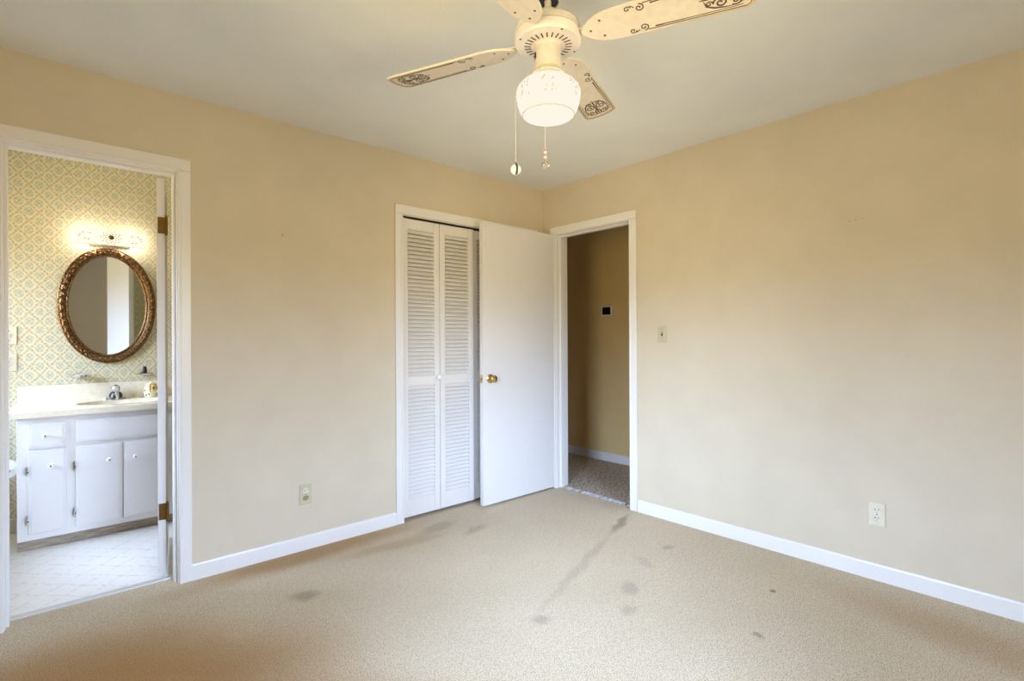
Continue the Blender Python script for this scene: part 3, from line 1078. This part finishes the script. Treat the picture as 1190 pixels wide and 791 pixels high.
for kk in range(26):
    a = 2 * PI * kk / 26
    mt = Matrix.Rotation(a, 4, 'Z') @ Matrix.Translation((0.070, 0, 2.2118)) @ Matrix.Rotation(math.radians(-3), 4, 'Y')
    sl.box(-0.0115, 0.0115, -0.0023, 0.0023, -0.0008, 0.0012, 0.0006, mt)
o = sl.build('vent_slots', 'scroll_brown', mh)
for kk in range(4):
    a = math.radians(70 + 90 * kk)
    MB().ball((0.102 * math.cos(a), 0.102 * math.sin(a), 2.2155), 0.0042, 12, (1, 1, 0.5)).build('cover_screw', 'old_brass', mh)
# light kit
MB().lathe([(0, 2.214), (0.047, 2.214), (0.047, 2.208), (0.044, 2.204), (0.044, 2.140), (0.046, 2.136), (0.046, 2.128), (0, 2.128)], 48).build('switch_housing', 'fan_cream', fan)
MB().lathe([(0.0, 2.128), (0.049, 2.128), (0.051, 2.122), (0.051, 2.110), (0.049, 2.106), (0, 2.106)], 48).build('fitter', 'almond_plastic', fan)
bd_ = MB()
for kk in range(40):
    a = 2 * PI * kk / 40
    bd_.ball((0.0525 * math.cos(a), 0.0525 * math.sin(a), 2.113), 0.0042, 8)
o = bd_.build('beaded_trim', 'fan_white', fan)
MB().box(-0.006, 0.006, -0.002, 0.003, -0.010, 0.010, 0.0015, Matrix.Rotation(math.radians(-120), 4, 'Z') @ Matrix.Translation((0, -0.0455, 0)) @ Matrix.Translation((0, 0, 2.176))).build('reverse_switch', 'black', fan)
globe = MB().lathe([(0.046, 2.107), (0.056, 2.101), (0.075, 2.093), (0.093, 2.080), (0.1055, 2.066), (0.1105, 2.051), (0.1100, 2.040), (0.1055, 2.014), (0.0965, 1.988), (0.0885, 1.976), (0.084, 1.9725), (0.070, 1.967), (0.040, 1.961), (0.0, 1.958)], 72).build('glass_globe', 'globe_glass', fan)
MB().lathe([(0.0890, 1.9775), (0.0902, 1.9762), (0.0890, 1.9748), (0.0878, 1.9755), (0.0890, 1.9775)], 72).build('globe_ring', 'almond_plastic', globe)
fl = MB()
for cl_ in range(7):
    ca_ = 2 * PI * cl_ / 7 + 0.35
    for q in range(13):
        a = ca_ + random.uniform(-0.24, 0.24)
        z = 2.040 + random.uniform(-0.026, 0.026)
        rr = 0.1113 - max(0, 2.040 - z) * 0.173 if z <= 2.051 else 0.1113 - (z - 2.051) * 0.335
        mt = Matrix.Rotation(a, 4, 'Z') @ Matrix.Translation((rr - 0.0006, 0, z)) @ Matrix.Rotation(random.uniform(0, 3), 4, 'X') @ Matrix.Diagonal((0.0008, 0.0018, 0.0045, 1))
        bmesh.ops.create_uvsphere(fl.bm, u_segments=8, v_segments=6, radius=1, matrix=mt)
o = fl.build('floral_sprays', 'almond_plastic', globe)
o['kind'] = 'stuff'
# blades
R0, R1, BWD = 0.120, 0.652, 0.066


def blade_outline():
    pts = []
    # rounded spade root, straight sides, chamfered tip
    half = [(R0, 0.006), (R0 + 0.012, 0.020), (R0 + 0.030, 0.038), (R0 + 0.055, 0.053), (R0 + 0.085, 0.061), (R0 + 0.12, 0.0645),
            (0.45, 0.0675), (0.600, 0.0710), (0.628, 0.0712), (0.640, 0.0650), (0.649, 0.046), (R1 + 0.003, 0.020), (R1 + 0.004, 0.0)]
    for x, y in half:
        pts.append((x, y))
    for x, y in half[-2::-1]:
        pts.append((x, -y))
    return pts


def spiral(cx, cy, r, turns, start, sgn, n=22):
    out = []
    for i in range(n + 1):
        k = i / n
        rr = r * (1 - 0.86 * k)
        a = start + sgn * 2 * PI * turns * k
        out.append((cx + rr * math.cos(a), cy + rr * math.sin(a)))
    return out


ZB = -0.0035
bl = MB().prism(blade_outline(), ZB, 0.0035)
blade_thing = bpy.data.objects.new('blade', None)
bmesh.ops.bevel(bl.bm, geom=[e for e in bl.bm.edges], offset=0.0012, segments=1, affect='EDGES')
PITCH, BZ, ANG = math.radians(-11), 2.228, 22.0


def blade_matrix(k):
    return Matrix.Translation((0, 0, BZ)) @ Matrix.Rotation(math.radians(ANG + 90 * k), 4, 'Z') @ Matrix.Rotation(PITCH, 4, 'X')


proto = bl.build('blade', 'blade_cream', fan)
sw = MB()
zz = ZB + 0.0001
for sg in (-1, 1):
    # border lines: outer and inner
    sw.ribbon([(0.330, sg * 0.0560), (0.45, sg * 0.0585), (0.597, sg * 0.0615), (0.620, sg * 0.0615), (0.630, sg * 0.055), (0.637, sg * 0.040), (0.6415, sg * 0.018), (0.642, 0)], 0.0022, zz)
    sw.ribbon([(0.352, sg * 0.0490), (0.38, sg * 0.0495), (0.45, sg * 0.0515), (0.590, sg * 0.0535), (0.610, sg * 0.0515)], [0.0040, 0.0026, 0.0017, 0.0015, 0.0015], zz)
    # scroll pair at the head of the border
    sw.ribbon(spiral(0.318, sg * 0.0415, 0.0155, 1.35, sg * PI * 0.5, -sg), 0.0026, zz)
    sw.ribbon(spiral(0.282, sg * 0.0460, 0.0115, 1.2, sg * 0.2, sg), 0.0024, zz)
    sw.ribbon([(0.303, sg * 0.047), (0.297, sg * 0.053), (0.291, sg * 0.0555)], 0.002, zz)
    # tip ornament: big and small volutes either side of a stem
    sw.ribbon(spiral(0.548, sg * 0.024, 0.0215, 1.5, sg * PI, sg), 0.0038, zz)
    sw.ribbon(spiral(0.592, sg * 0.031, 0.0165, 1.4, sg * 2.4, -sg), 0.0036, zz)
    sw.ribbon(spiral(0.516, sg * 0.020, 0.0110, 1.3, 0.3 * sg, -sg), 0.0028, zz)
    sw.ribbon([(0.500, sg * 0.004), (0.508, sg * 0.028), (0.530, sg * 0.040), (0.560, sg * 0.046), (0.585, sg * 0.047)], [0.001, 0.004, 0.0045, 0.003, 0.001], zz)
    sw.ribbon([(0.612, sg * 0.004), (0.618, sg * 0.018), (0.612, sg * 0.036), (0.600, sg * 0.044)], [0.005, 0.0042, 0.003, 0.001], zz)
    sw.ribbon([(0.575, sg * 0.006), (0.600, sg * 0.012), (0.612, sg * 0.010)], [0.002, 0.006, 0.002], zz)
sw.ribbon([(0.488, 0), (0.510, 0), (0.540, 0), (0.575, 0), (0.608, 0), (0.626, 0)], [0.001, 0.005, 0.0025, 0.006, 0.0035, 0.001], zz)
for x, r_ in ((0.530, 0.004), (0.566, 0.005), (0.596, 0.004)):
    sw.lathe([(0, zz - 0.0009), (r_, zz - 0.0009), (r_, zz)], 12, Matrix.Translation((x, 0, 0)))
sw.build('scrollwork', 'scroll_brown', proto)
eb = MB()
for sg in (-1, 1):
    eb.ribbon([(0.40, sg * 0.0640), (0.47, sg * 0.0655), (0.598, sg * 0.0675), (0.624, sg * 0.0675), (0.636, sg * 0.0605), (0.644, sg * 0.044), (0.6490, sg * 0.019), (0.6500, 0)], [0.001] + [0.0052] * 7, zz, 0.0005, 1.0)
eb.build('edge_band', 'blade_edge', proto)
for (x, y) in ((0.152, 0.0), (0.190, 0.034), (0.190, -0.034)):
    MB().ball((x, y, ZB - 0.0004), 0.0042, 12, (1, 1, 0.45)).build('screw', 'old_brass', proto)
arm = MB().prism([(0.085, 0.016), (0.13, 0.014), (0.165, 0.022), (0.195, 0.040), (0.222, 0.040), (0.226, 0.022), (0.200, 0.010), (0.226, 0), (0.200, -0.010), (0.226, -0.022), (0.222, -0.040), (0.195, -0.040), (0.165, -0.022), (0.13, -0.014), (0.085, -0.016)][::-1], 0.0042, 0.0085)
arm_o = arm.build('blade_arm', 'fan_cream', fan)
for k in range(4):
    o = proto if k == 0 else copy_tree(proto, fan)
    o.matrix_local = blade_matrix(k)
    a = arm_o if k == 0 else copy_tree(arm_o, fan)
    a.matrix_local = blade_matrix(k)


# pull chains
def off(lat, fwd):
    th = math.radians(47.951)
    return (fwd * math.cos(th) + lat * math.sin(th), fwd * math.sin(th) - lat * math.cos(th))


ax, ay = off(-0.044, 0.012)
bx_, by_ = off(-0.1120, 0.012)
c1 = MB().tube([(ax, ay, 2.150), (bx_ * 0.75, by_ * 0.75, 2.104), (bx_ * 0.98, by_ * 0.98, 2.068), (bx_, by_, 2.05), (bx_, by_, 1.812)], 0.0011, 6).build('pull_chain', 'white_plastic', fan)
MB().ball((bx_, by_, 1.795), 0.0185, 28).build('pull_ball', 'porcelain', c1)
MB().lathe([(0, 0.0), (0.004, 0.001), (0.004, 0.008), (0, 0.009)], 12, Matrix.Translation((bx_, by_, 1.8125))).build('chain_bead', 'chrome', c1)
th = math.radians(47.951 + 180 - 3)
st_ = MB()
for k in range(15):
    el_ = math.radians(-62 + k * 8.5)
    st_.ball((bx_ + 0.0175 * math.cos(el_) * math.cos(th + 0.28), by_ + 0.0175 * math.cos(el_) * math.sin(th + 0.28), 1.795 + 0.0175 * math.sin(el_)), 0.0040, 8)
st_.build('dark_stripe', 'black', c1)

ax, ay = off(-0.004, 0.046)
bx_, by_ = off(-0.004, 0.1125)
c2 = MB().tube([(ax, ay, 2.150), (bx_ * 0.75, by_ * 0.75, 2.104), (bx_ * 0.98, by_ * 0.98, 2.068), (bx_, by_, 2.05), (bx_, by_, 1.895)], 0.0011, 6).build('pull_chain', 'white_plastic', fan)
z = 1.898
for k, (r_, mt_) in enumerate(((0.0045, 'bead_copper'), (0.0065, 'porcelain'), (0.0055, 'bead_copper'), (0.0065, 'porcelain'), (0.0055, 'bead_copper'))):
    MB().ball((bx_, by_, z), r_, 14, (1, 1, 0.75)).build('bead', mt_, c2)
    z -= 0.0085
MB().ball((bx_, by_, 1.843), 0.0152, 14).build('crystal_ball', 'crystal', c2, angle=5)
